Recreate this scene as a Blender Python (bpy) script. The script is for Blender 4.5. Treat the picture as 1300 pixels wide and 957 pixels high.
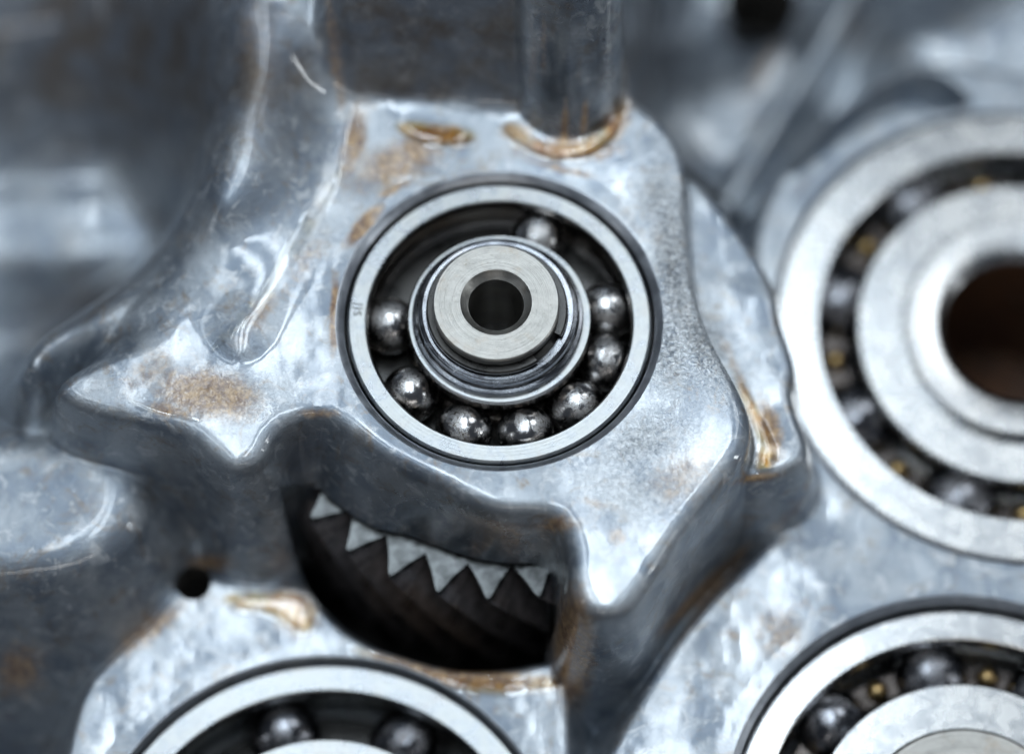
import bpy, bmesh, math, random
import numpy as np
from mathutils import Vector, Matrix

random.seed(4)
rng = np.random.default_rng(7)
S = 0.0001575            # metres per unit of drawing (one unit = one photo pixel on the plate face)
D = 4000.0               # camera distance in drawing units
TH = math.radians(23.0)
CT, ST = math.cos(TH), math.sin(TH)

for o in list(bpy.data.objects):
    bpy.data.objects.remove(o)
scene = bpy.context.scene
COL = scene.collection

# ------------------------------------------------------------------ camera
cam_d = bpy.data.cameras.new('camera')
cam = bpy.data.objects.new('camera', cam_d)
COL.objects.link(cam)
cam.location = (0, -D * ST * S, D * CT * S)
cam.rotation_euler = (TH, 0, 0)
cam_d.sensor_width = 36.0
cam_d.lens = 36.0 * D / 1300.0
cam_d.clip_start = 0.01
cam_d.clip_end = 20.0
cam_d.dof.use_dof = True
cam_d.dof.focus_distance = (D - 12) * S
cam_d.dof.aperture_fstop = 2.5
cam_d.dof.aperture_blades = 0
scene.camera = cam

# ------------------------------------------------------------------ world, lamps, exposure
world = bpy.data.worlds.new('World')
scene.world = world
world.use_nodes = True
bg = world.node_tree.nodes['Background']
bg.inputs['Color'].default_value = (0.44, 0.51, 0.62, 1)
bg.inputs['Strength'].default_value = 0.095
scene.view_settings.view_transform = 'Standard'
scene.view_settings.look = 'None'
scene.view_settings.exposure = 0.45
scene.view_settings.gamma = 1.0
scene.view_settings.use_curve_mapping = False


def area_lamp(name, loc, target, sx, sy, power, color, roll=0.0):
    d = bpy.data.lights.new(name, 'AREA')
    d.shape = 'RECTANGLE'
    d.size, d.size_y = sx * S, sy * S
    d.energy = power
    d.color = color
    o = bpy.data.objects.new(name, d)
    COL.objects.link(o)
    o.location = Vector(loc) * S
    q = (Vector(target) - Vector(loc)).to_track_quat('-Z', 'Y')
    o.rotation_euler = (q.to_matrix() @ Matrix.Rotation(roll, 3, 'Z')).to_euler()
    return o


area_lamp('window_lamp', (2700, 2300, 4300), (350, 0, -100), 1500, 1900, 0.8, (0.88, 0.95, 1.0))
area_lamp('overhead_panel_lamp', (-1900, 900, 4500), (-1900, 900, 0), 480, 3600, 0.5, (0.80, 0.91, 1.0))  # extra panel, added to brighten the dark lower left side
area_lamp('overhead_panel_lamp', (-750, 900, 4500), (-750, 900, 0), 440, 3600, 1.2, (0.80, 0.91, 1.0))
area_lamp('overhead_panel_lamp', (420, 900, 4500), (420, 900, 0), 440, 3600, 1.2, (0.80, 0.91, 1.0))
area_lamp('side_strip_lamp', (4600, -900, 1500), (0, 0, 0), 300, 2200, 0.5, (0.90, 0.96, 1.0))
area_lamp('side_strip_lamp', (-4300, -1500, 1900), (0, 0, 0), 420, 2200, 0.15, (0.90, 0.96, 1.0))
area_lamp('front_highlight_strip', (500, -4300, 3000), (0, 0, 0), 3400, 130, 0.28, (1.0, 0.97, 0.93))  # added in front to put highlights on the edges facing the camera


# ------------------------------------------------------------------ projection helpers
def unproj(px, py, z):
    """point of the plane at height z seen at photo position (px, py)"""
    u = (px - 650.0) / D
    v = (478.5 - py) / D
    # ray direction = forward + u*right + v*up
    dx, dy, dz = u, ST + v * CT, -CT + v * ST
    t = (z - D * CT) / dz
    return dx * t, -D * ST + dy * t


def proj(X, Y, Z):
    ry, rz = Y + D * ST, Z - D * CT
    dep = ry * ST - rz * CT
    up = ry * CT + rz * ST
    return 650 + D * X / dep, 478.5 - D * up / dep


def depth_scale(px, py, z):
    x, y = unproj(px, py, z)
    return ((y + D * ST) * ST - (z - D * CT) * CT) / D


# ------------------------------------------------------------------ object helpers
def link(o, parent=None):
    COL.objects.link(o)
    if parent is not None:
        o.parent = parent
    return o


def thing(name, loc, label, cat, group=None):
    o = bpy.data.objects.new(name, None)
    o.empty_display_size = 0.005
    o.location = Vector(loc) * S
    o['label'] = label
    o['category'] = cat
    if group:
        o['group'] = group
    return link(o)


def mesh_obj(name, verts, faces, mat, parent=None, sharp=None, loc=(0, 0, 0)):
    me = bpy.data.meshes.new(name)
    me.from_pydata([(v[0] * S, v[1] * S, v[2] * S) for v in verts], [], faces)
    me.update()
    me.polygons.foreach_set('use_smooth', [True] * len(me.polygons))
    if sharp is not None:
        me.set_sharp_from_angle(angle=math.radians(sharp))
    me.materials.append(mat)
    o = bpy.data.objects.new(name, me)
    o.location = Vector(loc) * S
    return link(o, parent)


def lathe(name, prof, mat, parent=None, n=160, closed=True, sharp=32, loc=(0, 0, 0)):
    """revolve the (r, z) profile about the local z axis; profile runs with its outside on the right"""
    verts, faces = [], []
    m = len(prof)
    for i in range(n):
        a = 2 * math.pi * i / n
        c, s = math.cos(a), math.sin(a)
        for r, z in prof:
            verts.append((r * c, r * s, z))
    segs = m if closed else m - 1
    for i in range(n):
        j = (i + 1) % n
        for k in range(segs):
            l = (k + 1) % m
            faces.append((i * m + k, i * m + l, j * m + l, j * m + k))
    o = mesh_obj(name, verts, faces, mat, parent, None, loc)
    bm = bmesh.new()
    bm.from_mesh(o.data)
    bmesh.ops.remove_doubles(bm, verts=bm.verts, dist=1e-7)
    if closed:
        bmesh.ops.recalc_face_normals(bm, faces=bm.faces)
    bm.to_mesh(o.data)
    bm.free()
    o.data.polygons.foreach_set('use_smooth', [True] * len(o.data.polygons))
    if sharp is not None:
        o.data.set_sharp_from_angle(angle=math.radians(sharp))
    return o


# ------------------------------------------------------------------ materials
class NT:
    def __init__(self, name):
        self.m = bpy.data.materials.new(name)
        self.m.use_nodes = True
        self.t = self.m.node_tree
        self.n = self.t.nodes
        self.b = self.n['Principled BSDF']
        tc = self.n.new('ShaderNodeTexCoord')
        vm = self.n.new('ShaderNodeVectorMath')
        vm.operation = 'SCALE'
        vm.inputs['Scale'].default_value = 1.0 / S
        self.t.links.new(tc.outputs['Object'], vm.inputs[0])
        self.P = vm.outputs[0]

    def set(self, sock, v):
        if isinstance(v, bpy.types.NodeSocket):
            self.t.links.new(v, sock)
        else:
            if isinstance(v, (tuple, list)) and len(v) == 3 and len(sock.default_value) == 4:
                v = (*v, 1)
            sock.default_value = v

    def noise(self, size, detail=4, rough=0.55, vec=None, dist=0.0, col=False):
        n = self.n.new('ShaderNodeTexNoise')
        self.set(n.inputs['Vector'], vec or self.P)
        n.inputs['Scale'].default_value = 1.0 / size
        n.inputs['Detail'].default_value = detail
        n.inputs['Roughness'].default_value = rough
        n.inputs['Distortion'].default_value = dist
        return n.outputs['Color' if col else 'Fac']

    def voro(self, size, vec=None):
        n = self.n.new('ShaderNodeTexVoronoi')
        self.set(n.inputs['Vector'], vec or self.P)
        n.inputs['Scale'].default_value = 1.0 / size
        return n.outputs['Distance']

    def ramp(self, f, lo, hi, a=0.0, b=1.0):
        n = self.n.new('ShaderNodeMapRange')
        n.interpolation_type = 'SMOOTHSTEP'
        self.set(n.inputs['Value'], f)
        for k, v in (('From Min', lo), ('From Max', hi), ('To Min', a), ('To Max', b)):
            self.set(n.inputs[k], v)
        return n.outputs[0]

    def mix(self, f, a, b):
        n = self.n.new('ShaderNodeMix')
        n.data_type = 'RGBA'
        self.set(n.inputs[0], f)
        self.set(n.inputs[6], a)
        self.set(n.inputs[7], b)
        return n.outputs[2]

    def math(self, op, a, b=0.0, clamp=False):
        n = self.n.new('ShaderNodeMath')
        n.operation = op
        n.use_clamp = clamp
        self.set(n.inputs[0], a)
        self.set(n.inputs[1], b)
        return n.outputs[0]

    def attr(self, name):
        n = self.n.new('ShaderNodeAttribute')
        n.attribute_name = name
        return n.outputs['Fac']

    def scale_vec(self, v):
        n = self.n.new('ShaderNodeVectorMath')
        n.operation = 'MULTIPLY'
        self.set(n.inputs[0], self.P)
        n.inputs[1].default_value = v
        return n.outputs[0]

    def radial(self):
        """(radius, angle*k, z) of the object space, for turned surfaces"""
        sep = self.n.new('ShaderNodeSeparateXYZ')
        self.t.links.new(self.P, sep.inputs[0])
        x, y, z = sep.outputs
        r = self.math('SQRT', self.math('ADD', self.math('MULTIPLY', x, x), self.math('MULTIPLY', y, y)))
        a = self.math('MULTIPLY', self.math('ARCTAN2', y, x), 6.0)
        c = self.n.new('ShaderNodeCombineXYZ')
        self.set(c.inputs[0], r)
        self.set(c.inputs[1], a)
        self.set(c.inputs[2], z)
        return c.outputs[0]

    def bump(self, h, dist, strength=1.0, normal=None):
        n = self.n.new('ShaderNodeBump')
        n.inputs['Distance'].default_value = dist * S
        self.set(n.inputs['Strength'], strength)
        self.set(n.inputs['Height'], h)
        if normal is not None:
            self.set(n.inputs['Normal'], normal)
        return n.outputs[0]

    def out(self, **kw):
        names = dict(color='Base Color', metallic='Metallic', rough='Roughness', normal='Normal', coat='Coat Weight',
                     coat_rough='Coat Roughness', coat_ior='Coat IOR', coat_normal='Coat Normal', spec='Specular IOR Level',
                     aniso='Anisotropic', emis='Emission Strength', ior='IOR')
        for k, v in kw.items():
            self.set(self.b.inputs[names[k]], v)
        return self.m


def mat_cast():
    t = NT('cast_aluminium')
    st, gr, rg, gs = t.attr('stain_reflection'), t.attr('grime_shade'), t.attr('rough'), t.attr('gloss')
    n_big = t.noise(70, 5, 0.6, dist=0.6)
    n_mid = t.noise(22, 5, 0.65, dist=0.8)
    n_fine = t.noise(5, 4, 0.7)
    base = t.mix(t.ramp(n_big, 0.35, 0.65), (0.26, 0.305, 0.365), (0.48, 0.515, 0.55))
    base = t.mix(t.ramp(n_mid, 0.52, 0.68, 0, 0.8), base, (0.70, 0.72, 0.74))
    base = t.mix(t.ramp(n_fine, 0.56, 0.72, 0, 0.55), base, (0.26, 0.27, 0.30))
    base = t.mix(t.ramp(t.noise(38, 6, 0.7, dist=1.2), 0.52, 0.70, 0, 0.6), base, (0.33, 0.25, 0.17))
    base = t.mix(t.math('MULTIPLY', rg, t.ramp(t.noise(8, 4, 0.65, dist=1.6), 0.44, 0.54)), base, (0.86, 0.88, 0.89))
    # brown dried oil and painted warm wall reflections, broken up by noise
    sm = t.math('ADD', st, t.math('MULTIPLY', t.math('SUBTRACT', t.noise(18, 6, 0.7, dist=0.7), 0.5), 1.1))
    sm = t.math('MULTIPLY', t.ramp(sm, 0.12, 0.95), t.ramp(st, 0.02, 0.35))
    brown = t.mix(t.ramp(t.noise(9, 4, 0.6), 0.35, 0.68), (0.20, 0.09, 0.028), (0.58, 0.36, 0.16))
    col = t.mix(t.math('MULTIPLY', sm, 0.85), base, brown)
    # greasy dark film of the unmachined casting, with shade painted into the same mask
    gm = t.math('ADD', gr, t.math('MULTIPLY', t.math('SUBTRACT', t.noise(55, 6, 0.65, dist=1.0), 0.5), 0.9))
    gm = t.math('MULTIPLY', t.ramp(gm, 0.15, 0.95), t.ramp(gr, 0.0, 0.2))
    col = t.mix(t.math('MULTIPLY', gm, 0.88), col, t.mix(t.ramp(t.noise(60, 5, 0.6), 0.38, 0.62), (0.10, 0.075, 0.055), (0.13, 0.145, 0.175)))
    metal = t.math('SUBTRACT', 0.9, t.math('ADD', t.math('MULTIPLY', sm, 0.6), t.math('MULTIPLY', gm, 0.35)), clamp=True)
    r = t.math('ADD', t.ramp(n_mid, 0.3, 0.7, 0.30, 0.46), t.math('MULTIPLY', n_fine, 0.08))
    r = t.math('MULTIPLY', t.math('ADD', r, t.math('MULTIPLY', gr, 0.08)), t.math('SUBTRACT', 1.0, t.math('MULTIPLY', gs, 0.65)))
    # relief
    h = t.math('ADD', t.math('MULTIPLY', t.noise(26, 3, 0.5), 0.7), t.math('MULTIPLY', t.noise(4, 6, 0.8), 0.8))
    smooth = t.math('SUBTRACT', 1.0, t.math('MULTIPLY', gs, 0.85))
    nb = t.bump(h, 1.5, t.math('MULTIPLY', smooth, 0.8))
    pit = t.math('ADD', t.noise(5.5, 3, 0.6, dist=1.2), t.math('MULTIPLY', t.voro(9), 0.5))
    nb2 = t.bump(pit, 5.0, t.math('ADD', t.math('MULTIPLY', rg, 1.0), 0.05), nb)
    cn = t.bump(t.noise(34, 3, 0.5), 0.45, t.math('MULTIPLY', smooth, 0.6))
    cn2 = t.bump(pit, 2.4, t.math('MULTIPLY', rg, 1.0), cn)
    return t.out(color=col, metallic=metal, rough=r, normal=nb2, coat=t.math('MAXIMUM', gs, t.math('MULTIPLY', t.ramp(t.noise(60, 4), 0.35, 0.62, 0.4, 0.95), t.math('SUBTRACT', 1.0, t.math('MULTIPLY', t.math('SUBTRACT', gr, gs, clamp=True), 0.65)))),
                 coat_rough=t.math('MULTIPLY', t.ramp(n_mid, 0.35, 0.7, 0.03, 0.13), t.math('SUBTRACT', 1.0, t.math('MULTIPLY', gs, 0.8))), coat_normal=cn2, coat_ior=1.7)


def mat_turned(name, c1, c2, r0, r1, coat=0.3, bump=0.35, brown=0.0, metallic=1.0, spots=0.5):
    t = NT(name)
    rv = t.radial()
    mp = t.n.new('ShaderNodeVectorMath')
    mp.operation = 'MULTIPLY'
    t.set(mp.inputs[0], rv)
    mp.inputs[1].default_value = (1.0, 0.06, 1.0)
    lines = t.noise(1.6, 3, 0.6, mp.outputs[0])
    blot = t.noise(28, 5, 0.62, dist=0.7)
    sp = t.noise(4.5, 3, 0.6)
    col = t.mix(t.ramp(blot, 0.38, 0.62), c1, c2)
    col = t.mix(t.ramp(sp, 0.62, 0.76, 0, spots), col, (c1[0] * 0.35, c1[1] * 0.32, c1[2] * 0.28))
    if brown:
        col = t.mix(t.ramp(t.noise(40, 5, 0.7), 0.5, 0.72, 0, brown), col, (0.28, 0.17, 0.07))
    h = t.math('ADD', lines, t.math('MULTIPLY', t.noise(14, 4), 1.2))
    return t.out(color=col, metallic=metallic, rough=t.ramp(blot, 0.3, 0.7, r0, r1), normal=t.bump(h, 0.8, bump),
                 coat=coat, coat_rough=0.08)


def mat_ball(name, c1, c2):
    t = NT(name)
    oi = t.n.new('ShaderNodeObjectInfo')
    add = t.n.new('ShaderNodeVectorMath')
    t.set(add.inputs[0], t.P)
    mul = t.math('MULTIPLY', oi.outputs['Random'], 900.0)
    cmb = t.n.new('ShaderNodeCombineXYZ')
    for k in range(3):
        t.set(cmb.inputs[k], mul)
    t.set(add.inputs[1], cmb.outputs[0])
    v = add.outputs[0]
    wear = t.ramp(t.noise(24, 4, 0.6, v), 0.43, 0.58)
    fine = t.noise(2.4, 4, 0.7, v, dist=0.6)
    col = t.mix(t.noise(12, 4, 0.6, v), c1, c2)
    col = t.mix(t.math('MULTIPLY', wear, t.ramp(fine, 0.5, 0.62)), col, (0.10, 0.075, 0.055))
    nb = t.bump(fine, 1.1, t.math('ADD', t.math('MULTIPLY', wear, 0.6), 0.08))
    return t.out(color=col, metallic=1.0, rough=t.math('ADD', 0.17, t.math('MULTIPLY', wear, 0.14)), normal=nb)


def mat_plain(name, col, metallic, rough, var=0.3, size=20, bump=0.3, coat=0.0):
    t = NT(name)
    n = t.noise(size, 5, 0.6, dist=0.5)
    dark = tuple(c * (1 - var) for c in col)
    lite = tuple(min(1, c * (1 + var)) for c in col)
    return t.out(color=t.mix(t.ramp(n, 0.35, 0.65), dark, lite), metallic=metallic, rough=t.ramp(n, 0.3, 0.7, rough * 0.8, rough * 1.25),
                 normal=t.bump(t.noise(size * 0.3, 4), 1.5, bump), coat=coat, coat_rough=0.1)


def mat_oil(name, c1, c2):
    t = NT(name)
    t.n.remove(t.b)
    tr = t.n.new('ShaderNodeBsdfTransparent')
    n = t.noise(30, 4, 0.6)
    t.set(tr.inputs[0], t.mix(t.math('MULTIPLY', t.ramp(t.attr('depth'), 0.0, 1.0), t.ramp(t.noise(16, 4, 0.6, dist=0.6), 0.3, 0.6, 0.25, 1.0)), (1, 1, 1), t.mix(t.ramp(n, 0.40, 0.62), c1, c2)))
    gl = t.n.new('ShaderNodeBsdfGlossy')
    gl.inputs['Roughness'].default_value = 0.03
    gl.inputs['Color'].default_value = (1, 1, 1, 1)
    fr = t.n.new('ShaderNodeFresnel')
    fr.inputs['IOR'].default_value = 1.5
    nb = t.bump(t.noise(40, 2, 0.4), 1.2, 0.4)
    t.set(fr.inputs['Normal'], nb)
    t.set(gl.inputs['Normal'], nb)
    mx = t.n.new('ShaderNodeMixShader')
    t.set(mx.inputs[0], t.math('MULTIPLY', fr.outputs[0], 1.6, clamp=True))
    t.set(mx.inputs[1], tr.outputs[0])
    t.set(mx.inputs[2], gl.outputs[0])
    t.t.links.new(mx.outputs[0], t.n['Material Output'].inputs['Surface'])
    return t.m


M_CAST = mat_cast()
M_BORE = mat_turned('bored_aluminium', (0.50, 0.53, 0.58), (0.62, 0.65, 0.70), 0.28, 0.42, 0.4)
M_RING = mat_turned('ground_ring_steel', (0.22, 0.23, 0.24), (0.31, 0.315, 0.31), 0.25, 0.38, 0.25, 0.35, 0.10)
M_RACE = mat_turned('oiled_race_steel', (0.20, 0.19, 0.185), (0.30, 0.28, 0.26), 0.14, 0.24, 0.5, 0.15, 0.5)
M_SHAFT = mat_turned('ground_shaft_steel', (0.30, 0.29, 0.27), (0.39, 0.375, 0.35), 0.36, 0.46, 0.05, 0.6, 0.25)
M_COLLAR = mat_turned('oiled_collar_steel', (0.13, 0.135, 0.15), (0.24, 0.25, 0.27), 0.16, 0.30, 0.7, 0.3, 0.1)
M_BIG = mat_turned('bright_ring_steel', (0.50, 0.51, 0.52), (0.58, 0.575, 0.565), 0.23, 0.29, 0.3, 0.10, 0.05, 1.0, 0.0)
M_BALL = mat_ball('oiled_ball_steel', (0.36, 0.355, 0.36), (0.58, 0.57, 0.56))
M_BALL_DARK = mat_ball('dark_oiled_ball_steel', (0.16, 0.165, 0.18), (0.26, 0.26, 0.28))
M_BRASS = mat_plain('brass_rivet_metal', (0.38, 0.26, 0.12), 1.0, 0.3, 0.3, 18, 0.2)
M_CAGE = mat_plain('dark_cage_steel', (0.07, 0.06, 0.055), 1.0, 0.25, 0.4, 20, 0.2)
M_BLACK = mat_plain('black_oily_steel', (0.03, 0.028, 0.026), 0.6, 0.3, 0.4, 25, 0.2, 0.3)
M_GEAR = mat_plain('gear_steel', (0.125, 0.13, 0.13), 0.95, 0.36, 0.5, 22, 0.7, 0.2)
M_GEARSIDE = mat_plain('oiled_gear_flank_steel', (0.21, 0.19, 0.19), 0.8, 0.32, 0.35, 22, 0.4, 0.4)
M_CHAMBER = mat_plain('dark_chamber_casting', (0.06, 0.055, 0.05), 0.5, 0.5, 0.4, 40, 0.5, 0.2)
M_RUST = mat_plain('rusty_bore_steel', (0.09, 0.038, 0.016), 0.4, 0.5, 0.5, 30, 0.5, 0.4)
M_INK = mat_plain('engraved_mark', (0.06, 0.055, 0.05), 0.4, 0.6, 0.2, 4, 0.1)
M_OIL = mat_oil('amber_oil', (0.70, 0.42, 0.12), (0.90, 0.74, 0.44))
M_CLEAR = mat_oil('pale_oil', (0.97, 0.94, 0.88), (1.0, 0.99, 0.98))

# ------------------------------------------------------------------ height field of the casting
xs = np.concatenate([np.arange(-1300, -730, 22.0), np.arange(-730, 730, 2.6), np.arange(730, 1301, 22.0)])
ys = np.concatenate([np.arange(-1000, -600, 20.0), np.arange(-600, 800, 2.6), np.arange(800, 1201, 20.0)])
NX, NY = len(xs), len(ys)
X, Y = np.meshgrid(xs, ys)


def chaikin(p, it=3):
    p = np.array(p, float)
    for _ in range(it):
        q = np.roll(p, -1, 0)
        p = np.stack([0.75 * p + 0.25 * q, 0.25 * p + 0.75 * q], 1).reshape(-1, 2)
    return p


def poly_world(pts, z, it=3):
    return chaikin([unproj(a, b, z) for a, b in pts], it)


def sdf(poly, band=1e9):
    d2 = np.full(X.shape, 1e12)
    inside = np.zeros(X.shape, bool)
    n = len(poly)
    for i in range(n):
        ax, ay = poly[i]
        bx, by = poly[(i + 1) % n]
        ex, ey = bx - ax, by - ay
        L = ex * ex + ey * ey + 1e-9
        wx, wy = X - ax, Y - ay
        h = np.clip((wx * ex + wy * ey) / L, 0, 1)
        np.minimum(d2, (wx - h * ex) ** 2 + (wy - h * ey) ** 2, out=d2)
        c = ((ay > Y) != (by > Y))
        if abs(ey) > 1e-9:
            inside ^= c & (X < ex * (Y - ay) / ey + ax)
    d = np.sqrt(d2)
    return np.where(inside, -d, d)


def profile(d, R, m):
    """flat top, rounded shoulder of radius R, then a wall of slope m"""
    t = d + R
    ts = R * m / np.sqrt(1 + m * m)
    zs = 0.0
    tc = np.clip(t, 0, ts)
    return (-R + np.sqrt(R * R - tc * tc)) - m * np.maximum(t - ts, 0) + 0 * zs


def smax(a, b, k):
    h = np.clip(0.5 + 0.5 * (a - b) / k, 0, 1)
    return b + (a - b) * h + k * h * (1 - h)


def lattice(size, seed):
    r = np.random.default_rng(seed)
    gx, gy = (X + 4000) / size, (Y + 4000) / size
    ix, iy = np.floor(gx).astype(int), np.floor(gy).astype(int)
    fx, fy = gx - ix, gy - iy
    fx, fy = fx * fx * (3 - 2 * fx), fy * fy * (3 - 2 * fy)
    g = r.uniform(-1, 1, (iy.max() + 2, ix.max() + 2))
    return (g[iy, ix] * (1 - fx) + g[iy, ix + 1] * fx) * (1 - fy) + (g[iy + 1, ix] * (1 - fx) + g[iy + 1, ix + 1] * fx) * fy


# ---- outer casting: a smooth sheet through control heights
CTRL = [
    # far left side of the casting
    (-150, -60, -120), (0, -60, -140), (150, -60, -130), (0, 90, -250), (150, 90, -240), (-120, 150, -300), (0, 205, -370), (150, 200, -360),
    (-150, 270, -400), (0, 270, -392), (60, 272, -391), (110, 272, -388), (190, 285, -372), (225, 290, -300), (0, 325, -405), (100, 345, -420), (-100, 420, -470), (0, 425, -470), (75, 440, -420),
    # crest
    (280, -60, 60), (288, 30, 70), (297, 150, 62), (287, 260, 42), (222, 360, -25), (132, 455, -70), (70, 512, -110),
    (245, 50, -60), (245, 150, -130), (230, 250, -190), (160, 350, -230),
    # slope between crest and plate
    (350, 0, 95), (400, -10, 90), (345, -70, 110), (400, -70, 125), (350, 100, 70), (365, 190, 38), (322, 285, 16), (262, 375, -32), (190, 440, -60), (300, 345, -12), (400, 60, 62), (410, 130, 12),
    (455, 290, -60), (400, 390, -50), (300, 490, -40), (640, 400, -150), (560, 250, -90), (640, 560, -300),
    # lower left hump
    (-150, 560, -280), (0, 555, -262), (90, 560, -235), (150, 600, -222), (0, 640, -232), (95, 670, -220), (-150, 700, -240), (0, 725, -240), (165, 650, -228),
    (190, 555, -225), (215, 610, -300), (255, 660, -370), (205, 700, -335), (125, 755, -310), (0, 795, -300), (60, 835, -370), (0, 870, -410), (150, 815, -390),
    (0, 960, -450), (120, 960, -430), (285, 720, -380), (300, 900, -420), (600, 900, -480), (500, 650, -450), (-150, 900, -450),
    # upper right
    (800, 40, -330), (840, 40, -420), (865, 90, -400), (900, 100, -345), (950, 150, -335), (900, 200, -335), (1000, 60, -345), (930, 260, -330), (1090, 20, -400), (1070, 70, -380),
    (1000, 250, -365), (1040, 165, -378), (1150, 50, -290), (1250, 40, -272), (1300, 0, -270), (1300, 80, -280), (1420, 50, -270), (1130, 10, -380), (760, -60, -200), (900, -60, -400), (1080, 110, -370),
    # lower right
    (850, 785, -330), (930, 695, -322), (1000, 640, -312), (800, 870, -345), (760, 910, -370), (745, 830, -380), (720, 980, -400),
    (1300, 400, -350), (1300, 700, -350), (1300, 950, -350), (1100, 950, -350), (1500, 600, -350), (870, 400, -320), (900, 560, -320),
]
cw = np.array([(*unproj(a, b, z), z) for a, b, z in CTRL])


def tps_fit(P, lam):
    n = len(P)
    p = P[:, :2] / 500.0
    r2 = ((p[:, None] - p[None]) ** 2).sum(-1)
    K = 0.5 * r2 * np.log(r2 + 1e-12) + lam * np.eye(n)
    Q = np.c_[np.ones(n), p]
    A = np.block([[K, Q], [Q.T, np.zeros((3, 3))]])
    return p, np.linalg.solve(A, np.r_[P[:, 2], 0, 0, 0])


tp, tw = tps_fit(cw, 2e-4)
base = np.full(X.shape, tw[-3]) + tw[-2] * X / 500 + tw[-1] * Y / 500
for (a, b), w in zip(tp, tw[:-3]):
    r2 = (X / 500 - a) ** 2 + (Y / 500 - b) ** 2
    base += w * 0.5 * r2 * np.log(r2 + 1e-12)
base = np.clip(base, -520, 420)
# upright flutes in the recess right of the pillar
fx, fy = proj(X, Y, base)
fl = np.exp(-((fx - 838) / 40.0) ** 2) * np.clip((160 - fy) / 60, 0, 1)
base += fl * 16 * np.sin(fx / 6.5)

# ---- main plate
PLATE = [(455, 125), (560, 122), (660, 122), (790, 112), (822, 132), (856, 168), (872, 212), (871, 270), (876, 330), (888, 390), (908, 440),
         (938, 490), (956, 530), (951, 572), (925, 606), (882, 655), (848, 705), (822, 748), (798, 778), (764, 786), (736, 774), (722, 742), (722, 700),
         (712, 664), (690, 650), (640, 652), (600, 640), (545, 608), (485, 582), (444, 552), (416, 530), (388, 528), (352, 546), (332, 588),
         (292, 600), (260, 574), (232, 550), (180, 537), (130, 527), (84, 512), (62, 492), (120, 425), (200, 335), (252, 250), (275, 160), (285, 40), (310, -60), (430, -60)]
d_plate = sdf(poly_world(PLATE, 0, 2))
und = lattice(110, 1) * 1.6 + lattice(34, 2) * 0.3
gpx, gpy = proj(X, Y, -60.0 + 0 * X)
def gb(cx, cy, rx, ry):
    return np.exp(-((gpx - cx) / rx) ** 2 - ((gpy - cy) / ry) ** 2)


m_fld = np.full(X.shape, 9.0)
m_left = np.interp(gpx, [60, 150, 240, 300, 350, 400, 470, 560, 640, 700], [4.0, 5.0, 6.0, 8.0, 6.0, 2.9, 3.0, 4.8, 9.0, 9.0])
m_fld = np.where((gpy > 480) & (gpx < 720), m_left, m_fld)
ul = np.clip((470 - gpx) / 60, 0, 1) * np.clip((505 - gpy) / 40, 0, 1)
m_fld = m_fld * (1 - ul) + 2.8 * ul
R_fld = 22.0 - 8 * np.clip((gpx - 800) / 40, 0, 1) * np.clip((560 - gpy) / 60, 0, 1) + 60 * ul
ul_s = ul.copy()
for F in (m_fld, R_fld, ul_s):
    for _ in range(40):
        F[1:-1, 1:-1] = (F[1:-1, 1:-1] + F[:-2, 1:-1] + F[2:, 1:-1] + F[1:-1, :-2] + F[1:-1, 2:]) / 5
h_plate = profile(d_plate, R_fld, m_fld) + und * np.clip(-d_plate / 25, 0, 1)

# ---- stepped rib beside the plate
RIB = [(860, 215), (890, 228), (922, 268), (950, 305), (972, 338), (986, 372), (990, 405), (1004, 440), (1010, 470), (1004, 498), (1014, 530),
       (1027, 560), (1022, 588), (990, 604), (950, 612), (900, 600), (850, 560), (820, 400)]
d_rib = sdf(poly_world(RIB, -74, 2))
h_rib = -74 + profile(d_rib, 15, 4.5) + lattice(45, 3) * 2.0

# ---- back wall and pillar
XR = unproj(797, 60, 60)[0]
wy = np.interp(X[0], [unproj(a, b, 0)[0] for a, b in ((300, 150), (405, 126), (450, 128), (540, 133), (640, 138), (720, 120), (800, 104))],
               [unproj(a, b, 0)[1] for a, b in ((300, -60), (405, 110), (450, 126), (540, 131), (640, 138), (720, 128), (800, 118))])
h_wall = 1.75 * (Y - wy[None, :])
h_wall = np.minimum(h_wall, 330 + 0 * Y)
h_wall = np.minimum(h_wall, 30 + 7 * (XR - X))
xl = unproj(412, 80, 60)[0]
h_wall = np.minimum(h_wall, 100 + 2.2 * (X - xl))
h_wall += lattice(60, 5) * 3 + lattice(24, 6) * 1.2
pcx, pcy = unproj(721, 116, 0)
PR = 70.0
dxp = np.clip(np.abs(X - pcx) / PR, 0, 1)
h_post = 2.3 * (Y - (pcy - PR * np.sqrt(np.maximum(1 - dxp ** 2, 0)))) - np.maximum(np.abs(X - pcx) - PR, 0) * 30
h_post = np.minimum(h_post, 480)
h_post += np.where(np.abs(X - pcx) < PR, 8 * np.sin((X - pcx) / 15.0) * np.clip((Y - pcy) / 60, 0, 1), 0)

# ---- right flange carrying the two bearings
ZF = -215.0
FLANGE = [(690, 1120), (760, 975), (806, 892), (842, 830), (888, 772), (950, 712), (1004, 660), (1040, 624), (1030, 560), (1000, 470), (960, 380),
          (955, 300), (975, 240), (1010, 190), (1060, 140), (1110, 105), (1160, 78), (1220, 78), (1290, 92), (1420, 100), (1700, 200), (1700, 1120)]
d_fl = sdf(poly_world(FLANGE, ZF, 2))
h_fl = ZF + profile(d_fl, 14, 3.0) + (lattice(100, 8) * 1.6 + lattice(30, 9) * 0.3)
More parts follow.
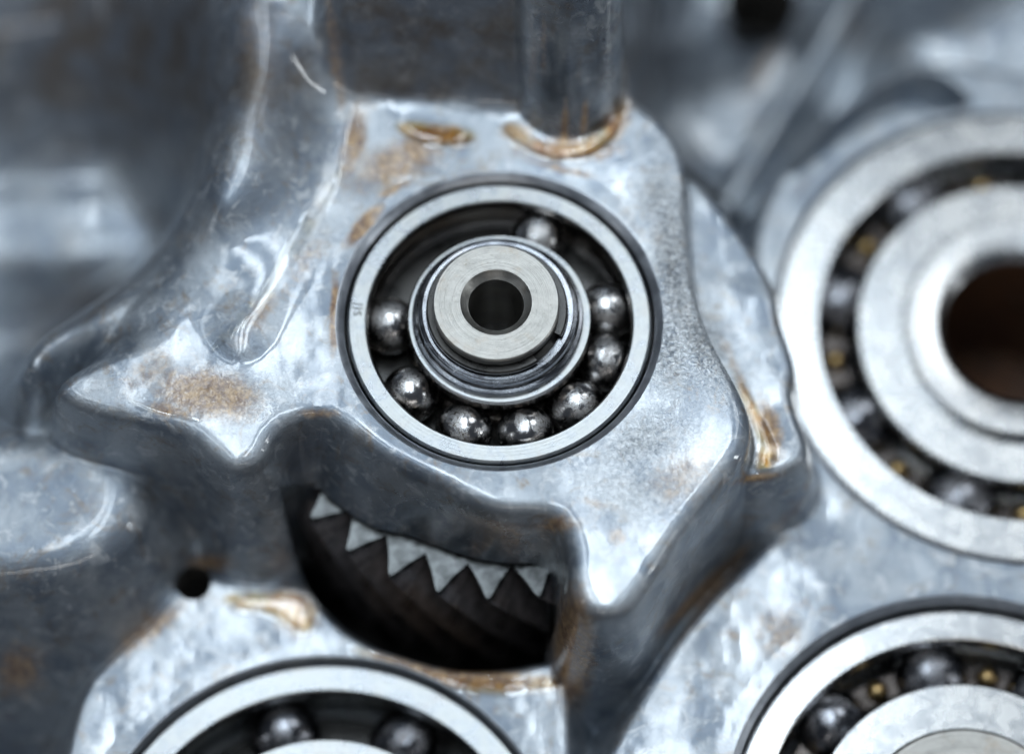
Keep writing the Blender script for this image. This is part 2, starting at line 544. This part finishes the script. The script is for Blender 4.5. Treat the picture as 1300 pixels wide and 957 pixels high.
# crescent recess at the upper left of the large bearing
CRES = [(985, 215), (1010, 182), (1045, 148), (1090, 116), (1140, 92), (1185, 90), (1215, 108), (1240, 132), (1195, 142), (1150, 142), (1100, 158), (1050, 188), (1012, 222)]
d_cr = sdf(poly_world(CRES, ZF, 2))
h_fl = np.minimum(h_fl, ZF - 75 + np.maximum(d_cr + 18, 0) * 4.0 + 0 * X)

# ---- ridge across the upper right
A = unproj(1090, -20, -300)
B = unproj(915, 272, -300)
ux, uy = B[0] - A[0], B[1] - A[1]
Ln = math.hypot(ux, uy)
s_ = np.clip(((X - A[0]) * ux + (Y - A[1]) * uy) / Ln ** 2, 0, 1)
d_rdg = np.hypot(X - A[0] - s_ * ux, Y - A[1] - s_ * uy) - 11
h_rdg = -292 + profile(d_rdg, 9, 2.2)

# ---- lower left seat
ZB = -250.0
SEAT = [(60, 1100), (96, 880), (150, 826), (196, 786), (222, 748), (252, 726), (300, 738), (350, 742), (392, 742), (410, 775), (445, 806), (500, 834), (580, 852), (650, 850),
        (705, 836), (722, 850), (726, 960), (730, 1100)]
d_seat = sdf(poly_world(SEAT, ZB, 2))
h_seat = ZB + profile(d_seat, 10, 3.0) + lattice(70, 12) * 1.2

LEDGE = [(-300, 232), (60, 228), (170, 226), (232, 240), (250, 275), (232, 318), (150, 338), (60, 345), (-300, 352)]
d_led = sdf(poly_world(LEDGE, -378, 2))
base = smax(base, -378 + profile(d_led, 45, 1.2), 30)
HUMP = [(-300, 520), (40, 528), (120, 545), (176, 566), (196, 610), (188, 660), (160, 700), (110, 730), (40, 745), (-300, 770)]
d_hum = sdf(poly_world(HUMP, -120, 2))
base = smax(base, -120 + profile(d_hum, 60, 2.0), 30)
NOSE = [(296, 560), (345, 560), (346, 592), (334, 604), (306, 606), (294, 596)]
d_nos = sdf(poly_world(NOSE, -30, 2))
base = smax(base, -30 + profile(d_nos, 14, 3.2), 8)

layers = [('outer_casting', base), ('bearing_plate', h_plate), ('stepped_rib', h_rib), ('back_wall', h_wall), ('pillar', h_post),
          ('right_bearing_seat', h_fl), ('cross_ridge', h_rdg), ('left_bearing_seat', h_seat)]
arg = np.argmax(np.stack([l[1] for l in layers]), 0)
H = base
for (nm, h), k in zip(layers[1:], (12, 5, 34, 14, 12, 10, 12)):
    H = smax(H, h, k + (34 * ul_s if nm == 'bearing_plate' else 0))

# ---- gear chamber opening
CAV = [(352, 540), (356, 600), (366, 680), (392, 752), (436, 796), (500, 829), (580, 847), (650, 845), (700, 830), (714, 796), (717, 730), (722, 640), (600, 520), (420, 460)]
d_cav = sdf(poly_world(CAV, ZB, 2))
LIP = -146.0
plate_side = (h_plate > -330) & (d_cav < 6)
incav = d_cav < 0
Hc = np.where(incav & ~(h_plate > LIP), np.minimum(H, ZB - 4 + 6.0 * np.minimum(d_cav, 0)), H)
lipf = LIP - (ZB - 8 - LIP) * -1 * np.clip(1 - np.maximum(-d_cav - 4, 0) / 45, 0, 1) ** 2
under = incav & (h_plate < lipf) & (d_cav < -2) & (h_plate > lipf - 150)
deep = incav & (h_plate < lipf) & (d_cav < -22) & ~under
live = ~(under | deep)
best = np.full(X.shape, -1e9)
bx, by, bh = X.copy(), Y.copy(), H.copy()
for sy in (-1, 0, 1):
    for sx in (-1, 0, 1):
        if sx or sy:
            nl_ = np.roll(live, (sy, sx), (0, 1))
            nh = np.where(nl_, np.roll(h_plate, (sy, sx), (0, 1)), -1e9)
            nx, ny = np.roll(X, (sy, sx), (0, 1)), np.roll(Y, (sy, sx), (0, 1))
            up = under & (nh > best)
            best = np.where(up, nh, best)
            bx, by = np.where(up, nx, bx), np.where(up, ny, by)
edge = under & (best > lipf)
tt = np.clip((lipf - best) / np.minimum(h_plate - best, -1e-3), 0, 1)
XL_ = np.where(edge, bx + (X - bx) * tt, X)
YL_ = np.where(edge, by + (Y - by) * tt, Y)
H = np.where(edge, lipf, Hc)
kill = (under & ~edge) | deep

# ---- fine waviness
H = H + lattice(14, 21) * 0.12

# ------------------------------------------------------------------ bores: (centre, radius)
def centre(px, py, z):
    return unproj(px, py, z)


C1 = centre(634, 404, 0)
C2 = centre(1294, 420, ZF)
s2 = depth_scale(1294, 420, ZF)
C3 = centre(1232, 1052, ZF)
s3 = depth_scale(1215, 1000, ZF)
C4 = centre(410, 1126, ZB)
s4 = depth_scale(410, 1050, ZB)
BORES = [(C1, 210.0), (C2, 316 * s2), (C3, 313 * s3), (C4, 307 * s4), (centre(246, 741, ZB), 23.0), (centre(966, 8, -345), 50.0)]

Xg, Yg = XL_.copy(), YL_.copy()
dead_face = np.zeros((NY - 1, NX - 1), bool)


def corners(a):
    return a[:-1, :-1], a[:-1, 1:], a[1:, 1:], a[1:, :-1]


k4 = corners(kill)
dead_face |= k4[0] | k4[1] | k4[2] | k4[3]
k4 = corners(edge)
dead_face |= k4[0] & k4[1] & k4[2] & k4[3]
for (c, R) in BORES:
    r = np.hypot(X - c[0], Y - c[1])
    ins = r < R
    i4 = corners(ins)
    dead_face |= i4[0] & i4[1] & i4[2] & i4[3]
    f = np.where(ins & (r > R - 60), R / np.maximum(r, 1e-6), 1.0)
    Xg = np.where(ins, c[0] + (X - c[0]) * f, Xg)
    Yg = np.where(ins, c[1] + (Y - c[1]) * f, Yg)
# heights at moved vertices follow the nearest outside surface
for (c, R), zz in zip(BORES[:4], (0.0, ZF, ZF, ZB)):
    r = np.hypot(X - c[0], Y - c[1])
    w = np.clip((R + 26 - r) / 26, 0, 1)
    w = w * w * (3 - 2 * w)
    ok = (np.abs(H - zz) < 60)
    H = np.where(ok, H * (1 - w) + zz * w, H)

PX, PY = proj(Xg, Yg, H)


def blob(cx, cy, rx, ry, ang=0, amt=1.0, p=2.0):
    a = math.radians(ang)
    u = (PX - cx) * math.cos(a) + (PY - cy) * math.sin(a)
    v = -(PX - cx) * math.sin(a) + (PY - cy) * math.cos(a)
    return amt * np.exp(-((u / rx) ** 2 + (v / ry) ** 2) ** (p / 2))


stain_reflection = np.zeros(X.shape)
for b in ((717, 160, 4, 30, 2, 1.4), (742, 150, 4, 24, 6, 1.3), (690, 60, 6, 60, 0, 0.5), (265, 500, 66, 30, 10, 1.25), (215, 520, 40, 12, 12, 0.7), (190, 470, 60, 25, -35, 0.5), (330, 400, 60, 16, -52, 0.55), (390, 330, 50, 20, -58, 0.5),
          (505, 205, 70, 28, -25, 0.95), (450, 180, 16, 60, 10, 0.9), (425, 60, 9, 80, -8, 1.0), (325, 60, 30, 60, 0, 0.6), (560, 175, 45, 14, 5, 0.9),
          (720, 190, 70, 18, 0, 0.9), (785, 155, 16, 40, 25, 0.9), (655, 168, 22, 12, 0, 0.8), (462, 286, 9, 34, 42, 1.5), (425, 400, 6, 45, 3, 1.5),
          (500, 240, 30, 7, -28, 0.8), (715, 215, 60, 6, 14, 0.7), (835, 300, 12, 20, 0, 0.4), (870, 600, 55, 40, -40, 0.6), (785, 680, 14, 14, 0, 0.7), (760, 640, 30, 9, 15, 0.5),
          (978, 545, 15, 45, -15, 1.0), (960, 607, 40, 7, -8, 0.9), (405, 525, 30, 7, 0, 0.8), (375, 775, 30, 34, -30, 1.0), (270, 715, 32, 14, 0, 0.9),
          (190, 800, 70, 16, -38, 0.8), (620, 862, 120, 14, 4, 1.2), (520, 845, 60, 9, 15, 1.0), (25, 850, 40, 40, 0, 0.8), (728, 820, 26, 70, 0, 1.5),  # last blob also paints a warm reflection under the right lobe
          (895, 748, 80, 9, -45, 1.3), (705, 665, 30, 14, 0, 0.9), (1000, 655, 60, 10, -42, 0.5), (990, 800, 40, 40, -30, 0.6), (930, 805, 20, 12, 0, 0.5), (970, 90, 10, 60, 30, 0.6),  # first two blobs also paint warm reflections on the wall
          (240, 300, 40, 12, 0, 0.3), (60, 590, 60, 30, 0, 0.3), (120, 640, 50, 40, 20, 0.3), (650, 685, 20, 22, 0, 0.5), (1085, 40, 10, 30, 20, 0.5), (935, 470, 8, 60, -25, 0.6)):
    stain_reflection = np.maximum(stain_reflection, blob(*b))
grime_shade = np.zeros(X.shape)  # grease, plus painted shade on back wall, upper left and recesses
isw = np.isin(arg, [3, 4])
grime_shade = np.where(arg == 3, 0.75, np.where(arg == 4, 0.35, 0))
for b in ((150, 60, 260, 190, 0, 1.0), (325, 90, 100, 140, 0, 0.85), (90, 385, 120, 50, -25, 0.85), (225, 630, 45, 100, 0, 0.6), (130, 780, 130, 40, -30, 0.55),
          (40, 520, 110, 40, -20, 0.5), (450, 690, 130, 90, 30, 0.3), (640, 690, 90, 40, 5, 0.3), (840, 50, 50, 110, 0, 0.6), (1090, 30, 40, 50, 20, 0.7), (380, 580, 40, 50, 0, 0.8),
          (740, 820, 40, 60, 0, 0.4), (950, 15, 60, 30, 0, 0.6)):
    grime_shade = np.maximum(grime_shade, blob(*b))
grime_shade *= 1 - 0.9 * blob(100, 285, 160, 55) - 0.0  # painted dark thinned out so the ledge looks lit
grime_shade *= 1 - 0.8 * blob(80, 620, 110, 80)  # same for the hump, lightened to look lit
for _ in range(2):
    g = grime_shade.copy()
    g[1:-1, 1:-1] = (grime_shade[1:-1, 1:-1] * 2 + grime_shade[:-2, 1:-1] + grime_shade[2:, 1:-1] + grime_shade[1:-1, :-2] + grime_shade[1:-1, 2:]) / 6
    grime_shade = g
gloss = np.zeros(X.shape)
for b in ((580, 680, 130, 45, 18, 1.0), (720, 90, 75, 110, 0, 1.0), (740, 820, 40, 60, 0, 0.7), (520, 60, 110, 70, 0, 0.35)):
    gloss = np.maximum(gloss, blob(*b))
rough = np.zeros(X.shape)
for b in ((855, 330, 26, 120, -6, 1.0), (835, 250, 26, 40, 0, 0.8), (890, 430, 30, 60, -30, 0.9), (850, 440, 34, 50, 0, 0.7), (815, 560, 60, 30, -30, 0.5), (480, 200, 40, 20, 0, 0.4),
          (400, 300, 50, 30, -50, 0.35), (280, 500, 60, 24, 0, 0.4), (800, 620, 60, 40, 0, 0.35)):
    rough = np.maximum(rough, blob(*b))

# ------------------------------------------------------------------ normals of the whole sheet, so the parts join without a seam
V = np.stack([Xg, Yg, H], -1)
q = [corners(V[..., k]) for k in range(3)]
c0, c1, c2, c3 = [np.stack([q[0][i], q[1][i], q[2][i]], -1) for i in range(4)]
fn = np.cross(c2 - c0, c3 - c1)
fn[dead_face] = 0
VN = np.zeros_like(V)
VN[:-1, :-1] += fn
VN[:-1, 1:] += fn
VN[1:, 1:] += fn
VN[1:, :-1] += fn
VN /= np.linalg.norm(VN, axis=-1, keepdims=True) + 1e-12
VN[np.abs(VN).sum(-1) < 0.1] = (0, 0, 1)

# ------------------------------------------------------------------ the casting as one thing with parts
housing = thing('gearbox_housing', (0, 0, -300), 'grey cast aluminium gearbox housing with oily stains, holding all the bearings', 'gearbox housing')
HOFF = np.array([0, 0, -300.0])
idx = np.arange(NX * NY).reshape(NY, NX)
fc = np.stack(corners(idx), -1)
lab_face = np.stack(corners(arg), -1)[..., 0]
Vf, Nf = V.reshape(-1, 3), VN.reshape(-1, 3)
attrs = {'stain_reflection': stain_reflection.ravel(), 'grime_shade': grime_shade.ravel(), 'rough': rough.ravel(), 'gloss': gloss.ravel()}


def sheet(name, sel_faces, verts, normals, mat, parent, off, attributes=None):
    used, inv = np.unique(sel_faces.ravel(), return_inverse=True)
    f = inv.reshape(-1, 4).astype(np.int32)
    v = (verts[used] - off) * S
    me = bpy.data.meshes.new(name)
    me.vertices.add(len(v))
    me.vertices.foreach_set('co', v.astype(np.float32).ravel())
    me.loops.add(f.size)
    me.loops.foreach_set('vertex_index', f.ravel())
    me.polygons.add(len(f))
    me.polygons.foreach_set('loop_start', np.arange(0, f.size, 4, dtype=np.int32))
    me.polygons.foreach_set('use_smooth', np.ones(len(f), bool))
    me.update(calc_edges=True)
    me.validate()
    if attributes:
        for k, a in attributes.items():
            at = me.attributes.new(k, 'FLOAT', 'POINT')
            at.data.foreach_set('value', a[used].astype(np.float32))
    if normals is not None:
        me.normals_split_custom_set_from_vertices(normals[used].tolist())
    me.materials.append(mat)
    o = bpy.data.objects.new(name, me)
    return link(o, parent)


alive = ~dead_face
for k, (nm, _) in enumerate(layers):
    sel = fc[(lab_face == k) & alive]
    if len(sel):
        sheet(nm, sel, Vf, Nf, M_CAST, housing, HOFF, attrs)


def local(c, z, off=(0, 0, -300)):
    return (c[0] - off[0], c[1] - off[1], z - off[2])


def bore_liner(c, z, R, Rb, depth, chz, mat=M_BORE):
    return lathe('bore', [(R + 0.5, 0.0), (R - 2, -1.0), (Rb, -chz), (Rb - 1, -depth)], mat, housing, 192, False, 25, local(c, z))


bore_liner(C1, 0, 210, 199.5, 150, 9)
bore_liner(C2, ZF, BORES[1][1], 312 * s2, 160, 8)
bore_liner(C3, ZF, BORES[2][1], 304 * s3, 160, 10)
bore_liner(C4, ZB, BORES[3][1], 303 * s4, 160, 6)
zh = float(H[np.argmin(np.abs(ys - BORES[4][0][1])), np.argmin(np.abs(xs - BORES[4][0][0] - 30))])
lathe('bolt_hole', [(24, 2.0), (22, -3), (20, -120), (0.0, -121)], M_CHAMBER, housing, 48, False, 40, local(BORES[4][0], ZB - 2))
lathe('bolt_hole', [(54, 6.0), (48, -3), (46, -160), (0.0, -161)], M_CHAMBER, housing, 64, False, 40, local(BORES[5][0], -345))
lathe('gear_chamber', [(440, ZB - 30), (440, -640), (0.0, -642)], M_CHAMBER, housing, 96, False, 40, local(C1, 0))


# ------------------------------------------------------------------ bearings
def sphere_mesh(name, r, mat, seg=48, rings=24):
    bm = bmesh.new()
    bmesh.ops.create_uvsphere(bm, u_segments=seg, v_segments=rings, radius=r * S)
    me = bpy.data.meshes.new(name)
    bm.to_mesh(me)
    bm.free()
    me.polygons.foreach_set('use_smooth', [True] * len(me.polygons))
    me.materials.append(mat)
    return me


def groove(rr, zc, depth, half, n=9, inward=True):
    """points of a ball groove between z = zc+half and zc-half on the surface of radius rr"""
    out = []
    for i in range(n):
        t = -1 + 2 * i / (n - 1)
        d = depth * math.sqrt(max(0, 1 - t * t))
        out.append((rr + (d if inward else -d), zc - half * t * -1))
    return out


def bearing(c, z, ro, ri, io, ii, width, balls, rb, pitch, label, ring_mat, loc_dz=0.0, cage=None, inner_dz=0.0):
    t = thing('ball_bearing', (c[0], c[1], z - width), label, 'bearing', 'ball bearings set into the gearbox housing')
    W = width
    cz = W * 0.5
    ch = 3.5
    # outer ring: top face, bore with groove, outside
    hg = rb * 0.80
    gr = [(ri + 0.55 * rb * math.sqrt(max(0, 1 - s * s)), cz - hg * s) for s in np.linspace(-1, 1, 11)]      # bottom..top reversed below
    prof = [(ro - ch, W), (ri + 4.5, W), (ri + 2.5, W - 1.5), (ri, W - 8)] + gr[::-1][0:0]
    prof += [(r, zz) for r, zz in sorted(gr, key=lambda p: -p[1])]
    prof += [(ri, 3), (ri + 3, 0), (ro - ch, 0), (ro, ch), (ro, W - ch)]
    o_ring = lathe('outer_ring', prof, ring_mat, t, 192, True, 30)
    # inner ring
    dz = inner_dz
    gi = [(io - 0.40 * rb * math.sqrt(max(0, 1 - s * s)), cz + hg * s) for s in np.linspace(-1, 1, 11)]
    prof = [(ii, W + dz), (io - 2.5, W + dz), (io, W - 4 + dz)]
    prof += sorted(gi, key=lambda p: -p[1])
    prof += [(io, 3), (io - 3, 0), (ii, 0)]
    i_ring = lathe('inner_ring', prof, ring_mat, t, 160, True, 30)
    me = sphere_mesh('ball', rb, M_BALL if ring_mat is M_RING and not cage and rb < 40 else M_BALL_DARK)
    for k, a in enumerate(balls):
        b = bpy.data.objects.new('ball', me)
        a = math.radians(a)
        b.location = Vector((pitch * math.cos(a), pitch * math.sin(a), cz)) * S
        b.rotation_euler = (random.uniform(0, 6), random.uniform(0, 6), random.uniform(0, 6))
        link(b, t)
    lathe('back_shield', [(io + 1, 2), (io + 1, 6), (ri - 1, 6), (ri - 1, 2)], M_BLACK, t, 96, True, 40)
    if cage:
        lathe('cage', [(pitch - cage, cz + 2), (pitch - cage, cz + 10), (pitch + cage, cz + 10), (pitch + cage, cz + 2)], M_CAGE, t, 160, True, 30)
        rv = sphere_mesh('rivet', cage * 1.15, M_BRASS, 20, 12)
        bl = sorted(balls)
        for a, b in zip(bl, bl[1:] + [bl[0] + 360]):
            for w in ((0.5,) if b - a < 55 else (0.36, 0.64)):
                q = bpy.data.objects.new('rivet', rv)
                g = math.radians(a + (b - a) * w)
                q.location = Vector((pitch * math.cos(g), pitch * math.sin(g), cz + 8)) * S
                link(q, t)
    return t, o_ring, i_ring


Z1 = -9.0
W1 = 82.0
B1, ring1, inner1 = bearing(C1, Z1, 195.5, 168, 118.5, 100, 82, (175.5, 216.5, 251.5, 283.5, 314, 343.7, 13.5, 70), 37, 142.5,
                            'dark oiled ball bearing with loose balls around the protruding shaft, in the centre plate', M_RING, inner_dz=9)
for o in (ring1, inner1):
    o.data.materials.append(M_RACE)
for o, lo, hi in ((ring1, 0, 169.5), (inner1, 115.5, 1e9)):
    for p in o.data.polygons:
        r = math.hypot(p.center.x, p.center.y) / S
        zc = p.center.z / S
        if o is ring1 and r < 195 and zc < W1 - 1.0 and (r < 169 or zc > 8 and r < 190):
            p.material_index = 1
        if o is inner1 and zc < W1 + 7:
            p.material_index = 1

# engraved letters on the outer ring
cu = bpy.data.curves.new('lettering', 'FONT')
cu.body = 'JJS'
cu.size = 15 * S
cu.space_character = 1.25
cu.extrude = 0.15 * S
to = bpy.data.objects.new('tmp_text', cu)
COL.objects.link(to)
bpy.context.view_layer.update()
me = bpy.data.meshes.new_from_object(to.evaluated_get(bpy.context.evaluated_depsgraph_get()))
bpy.data.objects.remove(to)
me.name = 'engraved_lettering'
me.materials.clear()
me.materials.append(M_INK)
for v in me.vertices:               # bend the line of letters round the ring, tops towards the centre
    u, w = v.co.x / S, v.co.y / S
    a = math.radians(172) + u / 182.0
    r = 187.5 - w
    v.co = Vector((r * math.cos(a) * S, r * math.sin(a) * S, v.co.z + (W1 + 0.12) * S))
eo = bpy.data.objects.new('engraved_lettering', me)
link(eo, ring1)

# shaft in the centre bearing
sh = thing('shaft', (C1[0], C1[1], Z1 - 300), 'stepped steel shaft end with a round drilled hole, standing in the centre bearing', 'shaft')
SB = -(Z1 - 300)
zt = SB + 50
xo = (-4, 0, 0)
lathe('shaft_end', [(35.5, zt - 160), (35.5, zt - 9), (38, zt - 7.5), (45.5, zt), (78.5, zt), (80.5, zt - 2), (80.5, zt - 14), (74, zt - 16), (74, 0), (35.5, 0)], M_SHAFT, sh, 160, True, 28, xo)
lathe('bore_floor', [(36, zt - 150), (0.0, zt - 151)], M_BLACK, sh, 48, False, 40, xo)
zc = SB + 24
cl = [(84, zc - 4), (86, zc), (96, zc + 1.0), (101, zc - 1), (104, zc - 6), (104.5, zc - 9), (101.5, zc - 11), (102, zc - 13), (108, zc - 15), (109.5, zc - 18), (109.5, zc - 40), (76, zc - 40), (75, zc - 8)]
lathe('collar', cl, M_COLLAR, sh, 160, True, 25, (-2, 0, 0))
# circlip: an open ring in the groove
cv, cf = [], []
n = 90
for i in range(n):
    a = math.radians(-25 + 330 * i / (n - 1))
    for r, z in ((76, zc + 3), (76, zc + 8), (88, zc + 8), (90, zc + 6), (90, zc + 3)):
        cv.append((r * math.cos(a), r * math.sin(a), z))
for i in range(n - 1):
    for k in range(5):
        l = (k + 1) % 5
        cf.append((i * 5 + k, i * 5 + 5 + k, i * 5 + 5 + l, i * 5 + l))
cf += [(0, 1, 2, 3, 4), tuple((n - 1) * 5 + k for k in (4, 3, 2, 1, 0))]
mesh_obj('circlip', cv, cf, M_BLACK, sh, 30, (-3, 0, 0))

# large bearing on the right
B2, ring2, inner2 = bearing(C2, ZF - 3, 309 * s2, 252 * s2, 206 * s2, 150 * s2, 130, (121, 163.5, 206, 248.5, 291, 338, 26, 73), 54 * s2, 230 * s2,
                            'large bright ball bearing with brass rivets between its balls, at the right', M_BIG, cage=15)
hs = thing('hollow_shaft', (C2[0], C2[1], ZF - 330), 'hollow bright steel shaft with a dark rusty bore inside the large right bearing', 'shaft')
hz = 330 + 14
lathe('shaft_wall', [(96 * s2, 0), (96 * s2, hz - 12), (106 * s2, hz), (112 * s2, hz + 2), (146 * s2, hz + 2), (149.5 * s2, hz - 3), (149.5 * s2, 0)], M_BIG, hs, 160, True, 28)
lathe('bore_lining', [(95.5 * s2, hz - 16), (95 * s2, 20), (0.0, 18)], M_RUST, hs, 96, False, 40)

# lower right and lower left bearings
B3, _, _ = bearing(C3, ZF - 26, 300 * s3, 258 * s3, 200 * s3, 140 * s3, 130, (20, 60, 97, 135, 175, 215, 255, 295, 335), 50 * s3, 229 * s3,
                   'large ball bearing with brass glints, cut by the bottom edge at the right', M_BIG, cage=14)
B4, _, _ = bearing(C4, ZB - 20, 300 * s4, 262 * s4, 200 * s4, 140 * s4, 130, (25, 65, 105, 145, 185, 225, 265, 305, 345), 48 * s4, 231 * s4,
                   'large ball bearing in the orange-stained seat below the gear, cut by the bottom edge', M_RING)
for b, c, z, r, lb in ((B3, C3, ZF - 26, 139 * s3, 'dark steel shaft inside the lower right bearing'), (B4, C4, ZB - 20, 139 * s4, 'dark steel shaft inside the lower left bearing')):
    t = lathe('shaft', [(r * 0.45, 160), (r * 0.45, 300), (r * 0.5, 306), (r - 4, 306), (r - 1, 302), (r - 1, 0), (0.0, 0), (0.0, 160)], M_SHAFT, None, 96, True, 28, (c[0], c[1], z - 300))
    t['label'] = lb
    t['category'] = 'shaft'

# ------------------------------------------------------------------ helical gear under the plate
ZG = -159.0
tips = [(394, 657), (440, 701), (494, 732), (555, 753), (619, 762), (684, 764)]
tw_ = np.array([unproj(a, b, ZG) for a, b in tips]) - np.array(C1)
tr = np.hypot(tw_[:, 0], tw_[:, 1])
ta = np.degrees(np.arctan2(tw_[:, 1], tw_[:, 0]))
print('TIPS r', tr.round(1), 'a', ta.round(1))
RT = float(np.mean(tr))
NT_ = 31
gear = thing('helical_gear', (C1[0], C1[1], ZG - 260), 'steel helical gear with pointed teeth showing under the edge of the plate', 'gear')
GH = 260.0
RR = RT - 54
lathe('gear_body', [(75, 0), (75, GH - 1), (RR - 2, GH - 1), (RR + 4, GH - 1.5), (RR + 4, 0)], M_GEARSIDE, gear, 120, True, 30)
step = 2 * math.pi / NT_
prof2 = [(-0.497, RR - 6), (-0.497, RR + 5), (-0.25, RR + 29), (-0.055, RT - 2), (0.0, RT), (0.055, RT - 2), (0.25, RR + 29), (0.497, RR + 5), (0.497, RR - 6)]
nl = 15
tv, tf = [], []
for l in range(nl):
    z = GH - GH * l / (nl - 1)
    if l == 1:
        z = GH - 4.0
    twist = math.tan(math.radians(30)) * (GH - z) / RT
    for f, r in prof2:
        rr = r - (3.5 if l == 0 and r > RR + 10 else 0)
        f = f * (0.93 if l == 0 and r > RR + 10 else 1.0)
        a = f * step * (1.0 if r < RR + 10 else RT / max(r, 1) * 0.93) + twist
        tv.append((rr * math.cos(a), rr * math.sin(a), z))
m = len(prof2)
for l in range(nl - 1):
    for k in range(m - 1):
        tf.append((l * m + k, (l + 1) * m + k, (l + 1) * m + k + 1, l * m + k + 1))
tf.append(tuple(range(m)))
tf.append(tuple(reversed(range((nl - 1) * m, nl * m))))
a0 = float(np.mean([a - k * 360.0 / NT_ for k, a in enumerate(ta)]))
tooth0 = None
for k in range(-4, 6):
    if tooth0 is None:
        o = mesh_obj('tooth', tv, tf, M_GEARSIDE, gear, 35)
        o.data.materials.append(M_GEAR)
        bm = bmesh.new(); bm.from_mesh(o.data)
        bmesh.ops.recalc_face_normals(bm, faces=bm.faces)
        bm.to_mesh(o.data); bm.free()
        for p in o.data.polygons:
            if p.center.z > (GH - 3) * S:
                p.material_index = 1
        o.data.set_sharp_from_angle(angle=math.radians(35))
        tooth0 = o
    else:
        o = tooth0.copy()
        link(o, gear)
    o.rotation_euler = (0, 0, math.radians(a0 + k * 360.0 / NT_))

# ------------------------------------------------------------------ pools of oil lying in the corners
Hs = H.copy()
for _ in range(14):
    Hs[1:-1, 1:-1] = (Hs[1:-1, 1:-1] + Hs[:-2, 1:-1] + Hs[2:, 1:-1] + Hs[1:-1, :-2] + Hs[1:-1, 2:]) / 5


def puddle(pts, z, thick, label, soft=24.0, mat=None):
    poly = poly_world(pts, z, 2)
    d = sdf(poly) + lattice(30, 31) * 5.0 * min(1.0, soft / 20)
    ins = (d < 0) & (np.abs(H - z) < 120)
    i4 = np.stack(corners(ins), -1).all(-1)
    sel = fc[i4 & alive]
    if not len(sel):
        return
    t = np.clip(-d / soft, 0, 1)
    ed = np.clip(t * 3, 0, 1)
    sm_ = t * t * (3 - 2 * t)
    Hp = np.maximum(np.maximum(H * (1 - ed) + Hs * ed, H) + 0.3 + 0.3 * thick * sm_, z + und * 0.25 + thick * sm_)
    P = np.stack([Xg, Yg, Hp], -1).reshape(-1, 3)
    mid = P[np.unique(sel)].mean(0)
    o = sheet('oil_puddle', sel, P, None, mat or M_OIL, None, mid, {'depth': t.ravel()})
    o.location = Vector(mid) * S
    o['label'] = label
    o['category'] = 'oil'
    o['group'] = 'pools of amber oil in the corners of the casting'


puddle([(640, 150), (625, 165), (650, 185), (690, 208), (730, 214), (770, 196), (795, 165), (802, 120), (785, 120), (760, 165), (720, 180), (675, 170), (655, 150)], 0, 6,
       'amber oil curving round the foot of the pillar', 17.0)
puddle([(495, 150), (500, 172), (540, 190), (590, 190), (615, 172), (590, 156), (540, 150)], 0, 5, 'amber oil strip at the foot of the back wall, left of the pillar', 16.0)
puddle([(925, 452), (945, 478), (968, 518), (992, 563), (990, 598), (965, 607), (950, 592), (956, 560), (947, 530), (928, 490)], -74, 6, 'amber oil caught between the centre plate and the rib beside it', 15.0)
puddle([(285, 750), (340, 747), (388, 746), (408, 775), (402, 808), (372, 802), (345, 784), (300, 777), (282, 764)], ZB, 3.5, 'amber oil on the lower seat between the small black hole and the gear opening', 18.0)
puddle([(440, 812), (520, 845), (620, 862), (700, 850), (722, 865), (690, 885), (600, 885), (500, 862), (450, 836)], ZB, 4, 'orange oil along the rim between gear opening and lower left bearing')

puddle([(442, 203), (434, 236), (409, 281), (386, 323), (358, 368), (325, 411), (272, 451), (260, 446), (308, 396), (340, 350), (366, 306), (392, 262), (418, 222)], 0, 3.2,
       'long thin oil streak along the crease left of the centre bearing', 7.0, M_CLEAR)
puddle([(160, 500), (185, 512), (215, 522), (258, 530), (262, 538), (215, 532), (178, 522), (158, 508)], 0, 2.5, 'thin oil streak on the lower edge of the pointed left arm', 5.0, M_CLEAR)
